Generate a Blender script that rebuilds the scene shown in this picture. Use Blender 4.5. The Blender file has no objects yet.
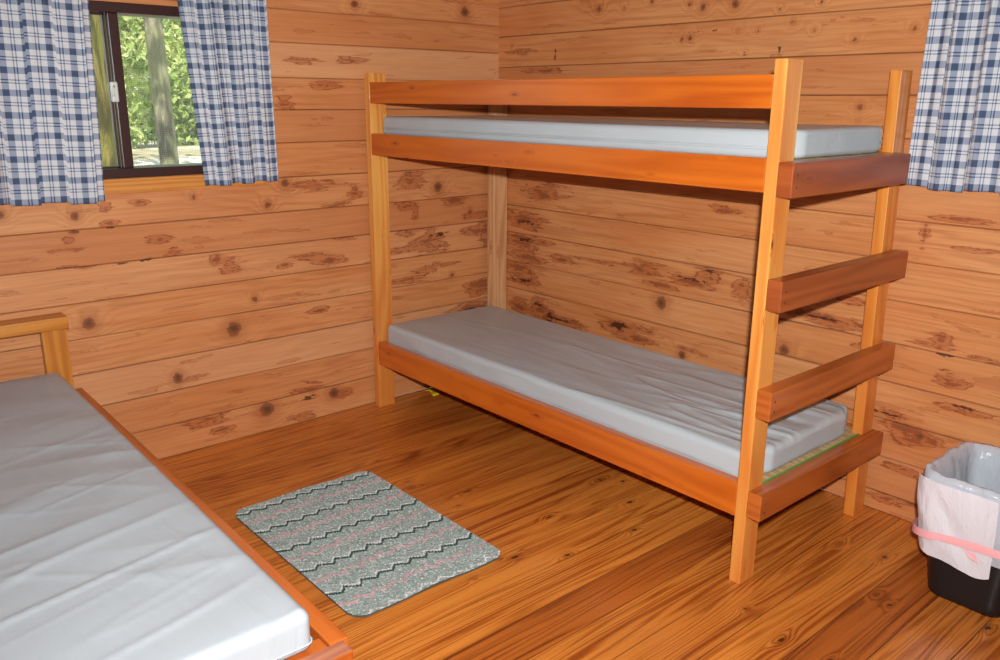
import bpy, bmesh, math, random
import numpy as np
from mathutils import Vector, Matrix
random.seed(7); RNG = np.random.default_rng(11)
scene = bpy.context.scene
COL = scene.collection

# ------------------------------------------------------------------ helpers
def lin(r, g, b):
    f = lambda c: (c/255/12.92) if c/255 <= 0.04045 else ((c/255+0.055)/1.055)**2.4
    return (f(r), f(g), f(b), 1.0)

class NT:
    """small helper for building procedural node materials"""
    def __init__(s, name):
        s.m = bpy.data.materials.new(name); s.m.use_nodes = True
        s.t = s.m.node_tree; s.t.nodes.clear()
        s.out = s.t.nodes.new('ShaderNodeOutputMaterial')
    def n(s, k, **kw):
        x = s.t.nodes.new(k)
        for a, v in kw.items(): setattr(x, a, v)
        return x
    def put(s, sock, v):
        if isinstance(v, bpy.types.NodeSocket): s.t.links.new(v, sock)
        elif v is not None: sock.default_value = v
    def math(s, op, a, b=0.0, c=0.0, clamp=False):
        x = s.n('ShaderNodeMath', operation=op, use_clamp=clamp)
        s.put(x.inputs[0], a); s.put(x.inputs[1], b); s.put(x.inputs[2], c)
        return x.outputs[0]
    def sstep(s, v, lo, hi, a=0.0, b=1.0):
        x = s.n('ShaderNodeMapRange', interpolation_type='SMOOTHSTEP')
        for i, q in enumerate((v, lo, hi, a, b)): s.put(x.inputs[i], q)
        return x.outputs[0]
    def scale(s, vec, sc, off=(0, 0, 0)):
        x = s.n('ShaderNodeMapping'); s.put(x.inputs[0], vec)
        x.inputs['Scale'].default_value = sc; x.inputs['Location'].default_value = off
        return x.outputs[0]
    def noise(s, vec, sc, detail=3, rough=.5, dist=0.0):
        x = s.n('ShaderNodeTexNoise'); s.put(x.inputs['Vector'], vec)
        x.inputs['Scale'].default_value = sc; x.inputs['Detail'].default_value = detail
        x.inputs['Roughness'].default_value = rough; x.inputs['Distortion'].default_value = dist
        return x.outputs['Fac']
    def mix(s, f, a, b, mode='MIX'):
        x = s.n('ShaderNodeMix', data_type='RGBA', blend_type=mode)
        s.put(x.inputs[0], f); s.put(x.inputs[6], a); s.put(x.inputs[7], b)
        return x.outputs[2]
    def ramp(s, f, stops, interp='LINEAR'):
        x = s.n('ShaderNodeValToRGB'); s.put(x.inputs[0], f)
        cr = x.color_ramp; cr.interpolation = interp
        while len(cr.elements) < len(stops): cr.elements.new(0.5)
        for e, (p, c) in zip(cr.elements, stops): e.position = p; e.color = c
        return x.outputs[0]
    def attr(s, name):
        x = s.n('ShaderNodeAttribute', attribute_name=name); return x
    def uv(s):
        return s.n('ShaderNodeUVMap').outputs[0]
    def bsdf(s, color, rough=.5, bump=None, bstr=.3, bdist=.002, coat=0.0, coatr=.15, spec=.5, **kw):
        p = s.n('ShaderNodeBsdfPrincipled')
        s.put(p.inputs['Base Color'], color); s.put(p.inputs['Roughness'], rough)
        p.inputs['Specular IOR Level'].default_value = spec
        p.inputs['Coat Weight'].default_value = coat; p.inputs['Coat Roughness'].default_value = coatr
        for k, v in kw.items(): s.put(p.inputs[k], v)
        if bump is not None:
            b = s.n('ShaderNodeBump'); b.inputs['Strength'].default_value = bstr
            b.inputs['Distance'].default_value = bdist; s.put(b.inputs['Height'], bump)
            s.t.links.new(b.outputs[0], p.inputs['Normal'])
        s.t.links.new(p.outputs[0], s.out.inputs[0])
        return p

def sepxy(N, v):
    x = N.n('ShaderNodeSeparateXYZ'); N.put(x.inputs[0], v); return x.outputs

def wood(name, light, dark, freq=22., knots=1.0, rough=.38, coat=.25, contrast=1.0, knotcol=(95, 42, 18), amp=6.0, foot=None):
    """varnished board: u of the UV map runs along the grain, both in metres"""
    N = NT(name); uv = N.uv(); X = sepxy(N, uv)
    n1 = N.noise(N.scale(uv, (.7, 7, 1)), 1.0, 2, .45)
    vor = N.n('ShaderNodeTexVoronoi'); vor.feature = 'F1'
    N.put(vor.inputs['Vector'], N.scale(uv, (5.5, 17, 1))); vor.inputs['Scale'].default_value = 1.0
    vd = vor.outputs['Distance']; vc = sepxy(N, vor.outputs['Color'])
    on = N.math('LESS_THAN', vc[0], .42*knots)
    kcore = N.math('MULTIPLY', N.sstep(vd, .03, .11, 1, 0), on)
    khalo = N.math('MULTIPLY', N.sstep(vd, .04, .26, 1, 0), on)
    ph = N.math('ADD', N.math('MULTIPLY', X[1], freq), N.math('MULTIPLY', n1, amp))
    ph = N.math('ADD', ph, N.math('MULTIPLY', khalo, 1.6))
    band = N.math('ADD', N.math('MULTIPLY', N.math('SINE', N.math('MULTIPLY', ph, 6.283)), .5), .5)
    fine = N.noise(N.scale(uv, (5, 260, 1)), 1.0, 3, .6)
    big = N.noise(N.scale(uv, (1.6, 6, 1), (3, 1, 0)), 1.0, 3, .5)
    f = N.math('ADD', N.math('MULTIPLY', band, .26*contrast), N.math('MULTIPLY', fine, .30*contrast))
    f = N.math('ADD', f, N.math('MULTIPLY', big, .75)); f = N.sstep(f, .35, 1.05)
    c = N.mix(f, lin(*light), lin(*dark))
    if foot:                                     # base colour turns a darker amber towards the foot of the posts
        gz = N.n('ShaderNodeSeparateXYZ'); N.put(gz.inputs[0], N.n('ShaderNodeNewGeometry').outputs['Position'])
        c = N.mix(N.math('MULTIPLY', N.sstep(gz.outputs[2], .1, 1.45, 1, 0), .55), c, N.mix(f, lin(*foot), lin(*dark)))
    c = N.mix(N.math('MULTIPLY', khalo, .3), c, lin(*[int(.55*a+.45*b) for a, b in zip(dark, knotcol)]))
    c = N.mix(N.math('MULTIPLY', kcore, .85), c, lin(*knotcol))
    N.bsdf(c, rough, bump=N.math('ADD', fine, N.math('MULTIPLY', kcore, -1.0)), bstr=.25, bdist=.001, coat=coat)
    return N.m

def obj(name, bm, mat, parent=None, smooth=False):
    me = bpy.data.meshes.new(name)
    if isinstance(bm, bmesh.types.BMesh):
        bmesh.ops.recalc_face_normals(bm, faces=bm.faces) if bm.faces else None
        bm.to_mesh(me); bm.free()
    else:
        me = bm; me.name = name
    o = bpy.data.objects.new(name, me); COL.objects.link(o)
    for m in (mat if isinstance(mat, (list, tuple)) else [mat]): me.materials.append(m)
    if smooth:
        for p in me.polygons: p.use_smooth = True
    if parent is not None:
        o.parent = parent
        o.matrix_parent_inverse = Matrix.Translation(parent.location).inverted()
    return o

def tag(o, label=None, cat=None, group=None, kind=None):
    for k, v in (('label', label), ('category', cat), ('group', group), ('kind', kind)):
        if v: o[k] = v
    return o

def thing(name, label, cat, loc, group=None):
    o = bpy.data.objects.new(name, None); COL.objects.link(o)
    o.location = loc; o.empty_display_size = .1
    return tag(o, label, cat, group)

def board(lo, hi, axis, bev=.003, bm=None, seg=2):
    """bevelled timber with UVs in metres along the grain; each call gets its own stretch of grain"""
    own = bm is None
    if own: bm = bmesh.new()
    uvl = bm.loops.layers.uv.verify()
    b = bmesh.new()
    bmesh.ops.create_cube(b, size=1.0)
    lo, hi = Vector(lo), Vector(hi); c = (lo+hi)/2; s = hi-lo
    for v in b.verts: v.co = Vector((v.co.x*s.x, v.co.y*s.y, v.co.z*s.z)) + c
    if bev: bmesh.ops.bevel(b, geom=b.edges[:], offset=bev, segments=seg, profile=.6, affect='EDGES')
    ou, ov = random.uniform(0, 20), random.uniform(0, 20)
    others = [i for i in range(3) if i != axis]
    bmesh.ops.recalc_face_normals(b, faces=b.faces)
    for f in b.faces:
        n = f.normal
        vs = [bm.verts.new(v.co) for v in f.verts] if False else None
    vm = {v: bm.verts.new(v.co) for v in b.verts}
    for f in b.faces:
        nf = bm.faces.new([vm[v] for v in f.verts])
        n = f.normal; a = max(range(3), key=lambda i: abs(n[i]))
        for l, v in zip(nf.loops, f.verts):
            q = v.co
            if a == axis: u, w = q[others[0]]*.6 + ou, q[others[1]] + ov
            else:
                k = others[0] if a == others[1] else others[1]
                u = q[axis] + ou; w = q[k] + ov + (0.37 if a == others[0] else 0.0)
            l[uvl].uv = (u, w)
    b.free()
    return bm

def tube_bm(pts, r, bm=None, sides=8, closed=False):
    if bm is None: bm = bmesh.new()
    pts = [Vector(p) for p in pts]; rings = []
    n = len(pts)
    for i, p in enumerate(pts):
        a = pts[i-1] if (i > 0 or closed) else p; b = pts[(i+1) % n] if (i < n-1 or closed) else p
        d = (b-a).normalized()
        up = Vector((0, 0, 1)) if abs(d.z) < .9 else Vector((1, 0, 0))
        s = d.cross(up).normalized(); t = s.cross(d)
        rr = r[i] if isinstance(r, (list, tuple)) else r
        rings.append([bm.verts.new(p + rr*(math.cos(q)*s + math.sin(q)*t)) for q in [2*math.pi*k/sides for k in range(sides)]])
    for i in range(n if closed else n-1):
        A, B = rings[i], rings[(i+1) % n]
        for k in range(sides): bm.faces.new([A[k], A[(k+1) % sides], B[(k+1) % sides], B[k]])
    if not closed:
        bm.faces.new(rings[0][::-1]); bm.faces.new(rings[-1])
    return bm

def grid_mesh(name, P, UV=None, attrs=None, closed_u=False):
    """P: (nv, nu, 3) array -> quad grid mesh with optional UVs and float point attributes"""
    nv, nu = P.shape[:2]
    idx = np.arange(nv*nu).reshape(nv, nu)
    if closed_u:
        nxt = np.roll(idx, -1, axis=1)
        q = np.stack([idx[:-1], nxt[:-1], nxt[1:], idx[1:]], -1).reshape(-1, 4)
    else:
        q = np.stack([idx[:-1, :-1], idx[:-1, 1:], idx[1:, 1:], idx[1:, :-1]], -1).reshape(-1, 4)
    me = bpy.data.meshes.new(name)
    me.from_pydata(P.reshape(-1, 3).tolist(), [], q.tolist()); me.update()
    if UV is not None:
        l = me.uv_layers.new(name='UVMap'); fl = UV.reshape(-1, 2)
        vi = np.empty(len(me.loops), np.int32); me.loops.foreach_get('vertex_index', vi)
        l.data.foreach_set('uv', fl[vi].astype(np.float32).ravel())
    for k, a in (attrs or {}).items():
        at = me.attributes.new(k, 'FLOAT', 'POINT'); at.data.foreach_set('value', a.astype(np.float32).ravel())
    return me

def vnoise(x, y, seed=0):
    """cheap smooth value noise on numpy arrays, -1..1"""
    xi, yi = np.floor(x).astype(int), np.floor(y).astype(int)
    fx, fy = x-xi, y-yi
    fx, fy = fx*fx*(3-2*fx), fy*fy*(3-2*fy)
    def h(a, b):
        n = (a*374761393 + b*668265263 + seed*974711) & 0x7fffffff
        n = ((n ^ (n >> 13))*1274126177) & 0x7fffffff
        return ((n ^ (n >> 16)) & 0xffff)/32767.5-1
    return (h(xi, yi)*(1-fx)+h(xi+1, yi)*fx)*(1-fy)+(h(xi, yi+1)*(1-fx)+h(xi+1, yi+1)*fx)*fy
# measured knots (u, z, r), stains and dark marks (u, z, half width, half height) of the two log walls
LF={'k':[(-1.985,0.597,0.037),(-1.437,0.482,0.051),(-1.336,0.594,0.021),(-1.684,0.322,0.033),(-1.319,0.101,0.055),(-0.989,0.099,0.043),(-1.168,1.063,0.029),(-1.25,0.978,0.024),(-0.799,1.785,0.028),(-1.985,0.994,0.025),(-2.217,1.017,0.023),(-0.378,0.999,0.038),(-0.209,1.793,0.039),(-0.299,0.561,0.02),(-1.998,0.942,0.016),(-1.557,1.032,0.015),(-0.183,0.864,0.022)],'s':[(-1.612,0.307,0.081,0.015),(-1.134,0.137,0.122,0.051),(-1.166,0.021,0.109,0.028),(-0.931,0.086,0.066,0.024),(-1.592,0.12,0.124,0.047),(-1.524,0.057,0.064,0.022),(-1.03,1.047,0.214,0.029),(-0.938,0.955,0.123,0.017),(-1.147,1.384,0.055,0.043),(-0.936,1.457,0.119,0.024),(-1.069,1.553,0.135,0.019),(-0.834,1.56,0.098,0.016),(-2.012,0.908,0.042,0.025),(-2.072,0.875,0.035,0.014),(-2.016,0.876,0.081,0.014),(-1.882,1.015,0.027,0.025),(-1.871,0.956,0.045,0.025),(-1.698,0.887,0.074,0.027),(-1.659,0.825,0.057,0.027),(-1.974,0.809,0.05,0.015),(-2.03,0.812,0.055,0.014),(-1.758,1.024,0.045,0.015),(-1.743,0.811,0.029,0.011),(-0.54,1.031,0.112,0.06),(-0.276,0.93,0.092,0.034),(-0.571,0.928,0.084,0.046),(-0.132,0.84,0.162,0.03),(-0.515,0.877,0.029,0.052),(-0.557,0.796,0.114,0.038),(-0.449,0.737,0.148,0.087),(-0.43,0.774,0.047,0.072),(-0.151,0.771,0.129,0.04),(-0.577,0.717,0.17,0.024),(-0.463,0.607,0.148,0.024),(-0.564,0.571,0.173,0.024),(-0.119,0.485,0.133,0.068),(-0.152,0.385,0.166,0.037),(-0.185,0.358,0.197,0.037),(-0.086,0.755,0.066,0.102),(-0.373,0.62,0.183,0.02),(-0.835,1.005,0.051,0.035),(-1.072,0.75,0.143,0.026),(-0.976,0.708,0.099,0.031),(-1.433,0.738,0.084,0.045),(-0.896,0.806,0.101,0.018),(-1.038,0.499,0.074,0.018),(-0.742,0.017,0.028,0.025),(-1.191,0.72,0.046,0.017),(-1.493,0.77,0.037,0.036)],'d':[(-1.762,0.809,0.055,0.009),(-1.998,0.938,0.033,0.011),(-1.873,0.941,0.028,0.009),(-1.853,0.805,0.053,0.007),(-0.37,0.773,0.091,0.015),(-0.185,0.364,0.131,0.016),(-1.111,0.103,0.074,0.019)]}
RF={'k':[(0.649,1.775,0.032),(0.788,1.766,0.017),(1.182,1.745,0.032),(1.323,1.745,0.038),(1.121,1.76,0.022),(0.934,1.785,0.023),(1.345,1.651,0.016),(1.428,1.65,0.017),(1.565,1.669,0.02),(1.647,1.638,0.015),(1.797,1.599,0.019),(1.985,1.626,0.021),(1.841,1.386,0.026),(1.839,1.341,0.015),(1.067,0.571,0.048),(1.192,0.369,0.03),(1.655,0.498,0.035),(1.131,1.636,0.026),(1.093,1.631,0.019),(2.183,0.315,0.024),(1.666,1.726,0.016),(1.51,1.712,0.013),(1.382,1.569,0.012),(0.096,1.649,0.016)],'s':[(0.204,0.841,0.218,0.074),(0.342,0.975,0.206,0.061),(0.185,0.729,0.184,0.075),(0.315,0.731,0.211,0.024),(0.208,0.652,0.184,0.05),(0.188,0.577,0.167,0.051),(0.196,0.522,0.149,0.036),(0.454,0.677,0.134,0.029),(0.97,0.708,0.164,0.048),(1.218,0.687,0.172,0.029),(1.293,0.725,0.119,0.052),(0.323,0.407,0.143,0.066),(0.382,0.367,0.105,0.061),(0.499,0.371,0.202,0.045),(0.176,0.394,0.113,0.063),(0.846,0.414,0.205,0.06),(0.964,0.384,0.14,0.027),(1.348,0.995,0.09,0.023),(0.153,1.62,0.141,0.018),(0.326,1.535,0.199,0.018),(1.783,0.649,0.209,0.033),(1.847,0.625,0.11,0.025),(1.886,0.734,0.107,0.018),(1.696,0.654,0.099,0.019),(2.187,0.639,0.123,0.023),(2.206,0.66,0.045,0.043),(2.248,0.534,0.082,0.036),(2.34,0.625,0.098,0.016),(2.075,0.362,0.1,0.025),(2.131,0.331,0.098,0.032),(2.307,0.444,0.117,0.02),(2.16,0.292,0.096,0.028),(2.224,0.306,0.046,0.028),(2.099,0.048,0.102,0.026),(2.134,0.176,0.099,0.022),(2.2,0.069,0.08,0.025),(2.105,1,0.022,0.064),(2.205,1.049,0.131,0.012),(2.247,0.96,0.129,0.012),(0.71,0.695,0.274,0.014),(1.056,0.647,0.132,0.017),(1.445,0.693,0.067,0.059),(1.231,0.4,0.15,0.017),(1.636,1.271,0.116,0.014),(1.95,1.315,0.065,0.013),(1.846,0.763,0.073,0.014),(1.941,0.583,0.053,0.014)],'d':[(0.389,1.598,0.016,0.047),(1.52,1.578,0.01,0.024),(1.382,1.569,0.021,0.014),(1.175,1.66,0.349,0.005),(2.04,0.366,0.085,0.009),(2.113,0.34,0.082,0.009),(2.222,0.613,0.045,0.01),(2.297,0.452,0.088,0.007),(1.207,0.698,0.148,0.01),(1.31,0.744,0.094,0.012),(0.323,0.422,0.086,0.015),(0.395,0.375,0.035,0.055),(0.207,0.732,0.11,0.015),(0.205,0.821,0.146,0.015),(0.833,0.425,0.088,0.032),(2.339,0.631,0.084,0.008),(1.791,0.65,0.113,0.009),(0.465,0.374,0.136,0.015),(0.189,0.526,0.149,0.015)]}
RF['k'] = [(u, z, r*(.68 if z > 1.3 else 1)) for u, z, r in RF['k']]

# ------------------------------------------------------------------ room shell
def wall_material():
    N = NT('cedar_log_wall'); uv = N.uv(); X = sepxy(N, uv)
    at = lambda k: N.attr(k).outputs['Fac']
    knot, halo, stain, dark, pid = at('knot'), at('halo'), at('stain'), at('mark'), at('plank')
    n1 = N.noise(N.scale(uv, (.8, 6.5, 1)), 1.0, 3, .5, .6)
    med = N.noise(N.scale(uv, (1.6, 46, 1), (6, 6, 0)), 1.0, 4, .6)
    ph = N.math('ADD', N.math('MULTIPLY', X[1], 30.), N.math('MULTIPLY', n1, 7.5))
    ph = N.math('ADD', ph, N.math('MULTIPLY', halo, 2.6))
    band = N.math('ADD', N.math('MULTIPLY', N.math('SINE', N.math('MULTIPLY', ph, 6.283)), .5), .5)
    band = N.math('POWER', band, 2.2)
    fine = N.noise(N.scale(uv, (3.5, 170, 1)), 1.0, 3, .6)
    big = N.noise(N.scale(uv, (1.3, 5, 1), (5, 2, 0)), 1.0, 3, .55)
    gm = N.sstep(N.noise(N.scale(uv, (1.1, 3, 1), (9, 4, 0)), 1.0, 2, .5), .35, .65)
    c = N.mix(N.sstep(big, .25, .75), lin(221, 154, 99), lin(206, 128, 72))
    c = N.mix(N.math('MULTIPLY', band, N.math('ADD', N.math('MULTIPLY', gm, .34), .08)), c, lin(168, 96, 54))
    c = N.mix(N.math('MULTIPLY', N.sstep(fine, .35, .75), .34), c, lin(164, 98, 58))
    c = N.mix(N.math('MULTIPLY', N.sstep(med, .46, .72), .34), c, lin(170, 88, 46))
    # per-plank tone
    c = N.mix(N.sstep(pid, .0, .45, .5, 0), c, lin(188, 114, 68))
    c = N.mix(N.sstep(pid, .6, 1.0, 0, .4), c, lin(224, 170, 126))
    # spontaneous small streaks of resin
    rs = N.noise(N.scale(uv, (3.2, 24, 1), (2, 7, 0)), 1.0, 4, .62, .4)
    ring = lambda v, c0, w: N.sstep(N.math('ABSOLUTE', N.math('SUBTRACT', v, c0)), .0, w, 1, 0)
    c = N.mix(N.math('MULTIPLY', N.sstep(rs, .62, .68), .30), c, lin(164, 84, 44))
    c = N.mix(N.math('MULTIPLY', ring(rs, .64, .022), .40), c, lin(136, 62, 30))
    # measured stains, ragged along the grain
    rg = N.noise(N.scale(uv, (4.0, 27, 1)), 1.0, 5, .66, .9)
    rg2 = N.noise(N.scale(uv, (26, 60, 1), (1, 3, 0)), 1.0, 3, .6, 1.2)
    sv = N.math('ADD', stain, N.math('MULTIPLY', N.math('SUBTRACT', rg, .5), 3.0))
    sm = N.sstep(sv, .46, .62)
    c = N.mix(N.math('MULTIPLY', N.sstep(stain, .12, .75), .22), c, lin(168, 88, 46))
    c = N.mix(N.math('MULTIPLY', sm, .34), c, lin(164, 74, 34))
    c = N.mix(N.math('MULTIPLY', N.math('MULTIPLY', ring(sv, .54, .11), N.sstep(stain, .08, .3)), .72), c, lin(112, 42, 20))
    sm2 = N.sstep(N.math('ADD', sv, N.math('MULTIPLY', N.math('SUBTRACT', rg2, .5), 1.2)), .86, 1.0)
    c = N.mix(N.math('MULTIPLY', sm2, .55), c, lin(108, 44, 22))
    dm = N.sstep(N.math('ADD', dark, N.math('MULTIPLY', N.math('SUBTRACT', rg2, .5), 1.8)), .62, .76)
    c = N.mix(N.math('MULTIPLY', dm, .85), c, lin(62, 30, 18))
    # knots: reddish ring, dark grey-brown heart
    c = N.mix(N.math('MULTIPLY', N.sstep(halo, .35, .9), .38), c, lin(158, 84, 44))
    kv = N.math('ADD', knot, N.math('MULTIPLY', N.math('SUBTRACT', rg2, .5), .7))
    c = N.mix(N.math('MULTIPLY', N.sstep(kv, .42, .58), .8), c, lin(132, 70, 40))
    c = N.mix(N.math('MULTIPLY', N.sstep(kv, .66, .95), .75), c, lin(84, 58, 44))
    # darker brown in the grooves (the seam rows carry groove = 1)
    gr = at('groove')
    c = N.mix(N.math('MULTIPLY', gr, .62), c, lin(100, 68, 50))
    N.bsdf(c, .55, bump=N.math('SUBTRACT', N.math('MULTIPLY', fine, .6), N.math('MULTIPLY', kv, .25)), bstr=.25, bdist=.0015, spec=.3)
    return N.m
M_WALL = wall_material()

def wall_grid(name, u0, u1, seams, feats, put, du=.013, dense=None, hole=None, seed=0, mat=None):
    rng = np.random.default_rng(seed)
    if dense: us = np.concatenate([np.arange(u0, dense[0]-1e-6, .1), np.arange(dense[0], dense[1], du), np.arange(dense[1], u1, .1), [u1]])
    else: us = np.append(np.arange(u0, u1, .1), u1)
    if hole: us = np.unique(np.round(np.append(us, [hole[0], hole[1]]), 4))
    rows = []                                   # (z, depth, groove, plank)
    for k in range(len(seams)-1):
        a, b = seams[k], seams[k+1]; g = .0013 + rng.random()*.0016
        rows += [(a+1e-5, .005, 1, k), (a+g, .0012, .55, k), (a+g*2.2, 0, 0, k)]
        rows += [(z, 0, 0, k) for z in np.linspace(a+.012, b-.012, 11 if dense else 4)]
        rows += [(b-g*2.2, 0, 0, k), (b-g, .0012, .55, k)]
        rows += [(b, .005, 1, k)]
    if hole:
        for zz in hole[2:]:
            k = max(i for i, s in enumerate(seams[:-1]) if s <= zz)
            rows.append((zz, 0, 0, k))
    rows.sort()
    Z = np.array([r[0] for r in rows]); D = np.array([r[1] for r in rows]); G = np.array([r[2] for r in rows]); K = np.array([r[3] for r in rows])
    npk = len(seams); tone = rng.random(npk); lift = rng.normal(0, .0007, npk)
    U, ZZ = np.meshgrid(us, Z)
    depth = (D - lift[K]*(D < .005))[:, None] + 0*U
    wob = vnoise(U*1.7, K[:, None]*3.1+0*U, seed)*.0014
    ZW = ZZ + wob*(G > 0)[:, None]
    P = put(U, ZW, depth)
    ou, ov = rng.random(npk)*30, rng.random(npk)*30
    UV = np.stack([U+ou[K][:, None], ZZ+ov[K][:, None]], -1)
    def field(lst, power=1.0, widen=1.0):
        F = np.zeros_like(U)
        for q in lst:
            u, z, ru, rz = q if len(q) == 4 else (q[0], q[1], q[2], q[2])
            k = max(i for i, s in enumerate(seams) if s <= max(z, 0))
            e = ((U-u)/(ru*widen))**2 + ((ZZ-z)/(rz*widen))**2
            F = np.maximum(F, np.exp(-e*power)*((K == k)[:, None]))
        return F
    ff = feats or {}
    if dense:
        A = dict(knot=field(ff.get('k', []), 1.1, .75), halo=field(ff.get('k', []), 1.0, 1.7), stain=field(ff.get('s', []), 1.1, .8), mark=field(ff.get('d', []), .9, .8))
    else: A = {q: np.zeros_like(U) for q in ('knot', 'halo', 'stain', 'mark')}
    A['plank'] = tone[K][:, None]+0*U
    A['groove'] = np.clip(G[:, None]*(0.7+.5*vnoise(U*3, K[:, None]*5.3+0*U, seed+5)), 0, 1)
    me = grid_mesh(name, P, UV, A)
    if hole:
        bm = bmesh.new(); bm.from_mesh(me)
        bmesh.ops.delete(bm, geom=[f for f in bm.faces if (lambda c: hole[0] < c[0] < hole[1] and hole[2] < c[1] < hole[3])(put.inv(f.calc_center_median()))], context='FACES')
        bm.to_mesh(me); bm.free()
    o = obj(name, me, mat or M_WALL); tag(o, kind='structure'); return o

class PutL:                                    # wall in the plane x = 0
    def __call__(s, U, Z, d): return np.stack([-d, U, Z], -1)
    def inv(s, c): return (c.y, c.z)
class PutR:                                    # wall in the plane y = 0
    def __call__(s, U, Z, d): return np.stack([U, d, Z], -1)
class PutE:
    def __init__(s, x): s.x = x
    def __call__(s, U, Z, d): return np.stack([s.x+d, U, Z], -1)
class PutS:
    def __init__(s, y): s.y = y
    def __call__(s, U, Z, d): return np.stack([U, s.y-d, Z], -1)

ZL = [0, .135, .273, .410, .545, .678, .811, .945, 1.085, 1.226, 1.356, 1.483, 1.618, 1.743, 1.88, 2.02, 2.16, 2.30, 2.44, 2.58, 2.72, 2.86, 3.0]
ZR = [0, .070, .205, .340, .476, .614, .760, .895, 1.030, 1.160, 1.290, 1.424, 1.553, 1.692, 1.825, 1.96, 2.10, 2.24, 2.38, 2.52, 2.66, 2.80, 2.9, 3.0]
RX, RY, RH = 6.2, -5.8, 3.0                   # room extents
WIN = (-2.25, -1.33, 1.117, 1.722)
wall_grid('wall_left', RY, 0.008, ZL, LF, PutL(), dense=(-2.45, 0.0), hole=WIN, seed=3)
wall_grid('wall_right', -0.008, RX, ZR, RF, PutR(), dense=(0.0, 2.75), seed=8)
M_FAR = wood('dark_log_wall', (150, 112, 80), (122, 84, 54), 20, .6, .6, 0)  # darker brown chosen for the unseen far walls to cut bounced light
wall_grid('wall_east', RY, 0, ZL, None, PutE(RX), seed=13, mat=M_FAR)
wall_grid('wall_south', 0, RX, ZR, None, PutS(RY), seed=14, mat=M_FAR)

# ceiling boards
def ceiling():
    bm = bmesh.new()
    y = RY
    while y < 0:
        board((0, y+.002, RH), (RX, min(y+.14, 0), RH+.02), 0, .003, bm, 1); y += .14
    o = obj('ceiling', bm, wood('ceiling_pine', (150, 118, 88), (120, 86, 58), 20, .5, .6, 0)); tag(o, kind='structure')
ceiling()

# floor: heart-pine boards running along Y
def floor_material():
    N = NT('pine_floor'); uv = N.uv(); X = sepxy(N, uv)
    at = lambda k: N.attr(k).outputs['Fac']
    n1 = N.noise(N.scale(uv, (.42, 9, 1)), 1.0, 2, .5, .5)
    ph = N.math('ADD', N.math('MULTIPLY', X[1], 34.), N.math('MULTIPLY', n1, 15.0))
    ph = N.math('ADD', ph, N.math('MULTIPLY', at('halo'), 2.4))
    band = N.math('ADD', N.math('MULTIPLY', N.math('SINE', N.math('MULTIPLY', ph, 6.283)), .5), .5)
    fine = N.noise(N.scale(uv, (4, 240, 1)), 1.0, 3, .6)
    med = N.noise(N.scale(uv, (1.4, 40, 1), (4, 4, 0)), 1.0, 3, .6)
    big = N.noise(N.scale(uv, (.9, 9, 1), (5, 2, 0)), 1.0, 3, .5)
    tone = at('tone')
    c = N.mix(tone, lin(226, 138, 56), lin(172, 84, 30))
    d = N.mix(tone, lin(164, 76, 20), lin(100, 40, 12))
    f = N.math('ADD', N.math('MULTIPLY', N.math('POWER', band, 1.6), .42), N.math('MULTIPLY', N.sstep(fine, .3, .8), .25))
    f = N.math('ADD', f, N.math('MULTIPLY', N.sstep(med, .42, .72), .35))
    f = N.math('ADD', f, N.math('MULTIPLY', N.sstep(big, .3, .75), .30))
    c = N.mix(N.sstep(f, .15, 1.05), c, d)
    c = N.mix(N.math('MULTIPLY', N.sstep(at('halo'), .3, .9), .4), c, lin(110, 48, 14))
    c = N.mix(N.math('MULTIPLY', N.sstep(at('knot'), .4, .6), .88), c, lin(52, 22, 10))
    c = N.mix(N.math('MULTIPLY', at('groove'), .8), c, lin(58, 26, 10))
    # pale specks of dust and scuffs
    sp = N.n('ShaderNodeTexVoronoi'); N.put(sp.inputs['Vector'], N.scale(uv, (6, 6, 1))); sp.inputs['Scale'].default_value = 1.0
    son = N.math('GREATER_THAN', sepxy(N, sp.outputs['Color'])[0], .82)
    c = N.mix(N.math('MULTIPLY', N.math('MULTIPLY', N.sstep(sp.outputs['Distance'], .006, .016, 1, 0), son), .7), c, lin(225, 200, 180))
    rr = N.sstep(big, .2, .8, .22, .36)
    N.bsdf(c, rr, bump=fine, bstr=.12, bdist=.0008, coat=.25, coatr=.18, spec=.5)
    return N.m

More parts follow.
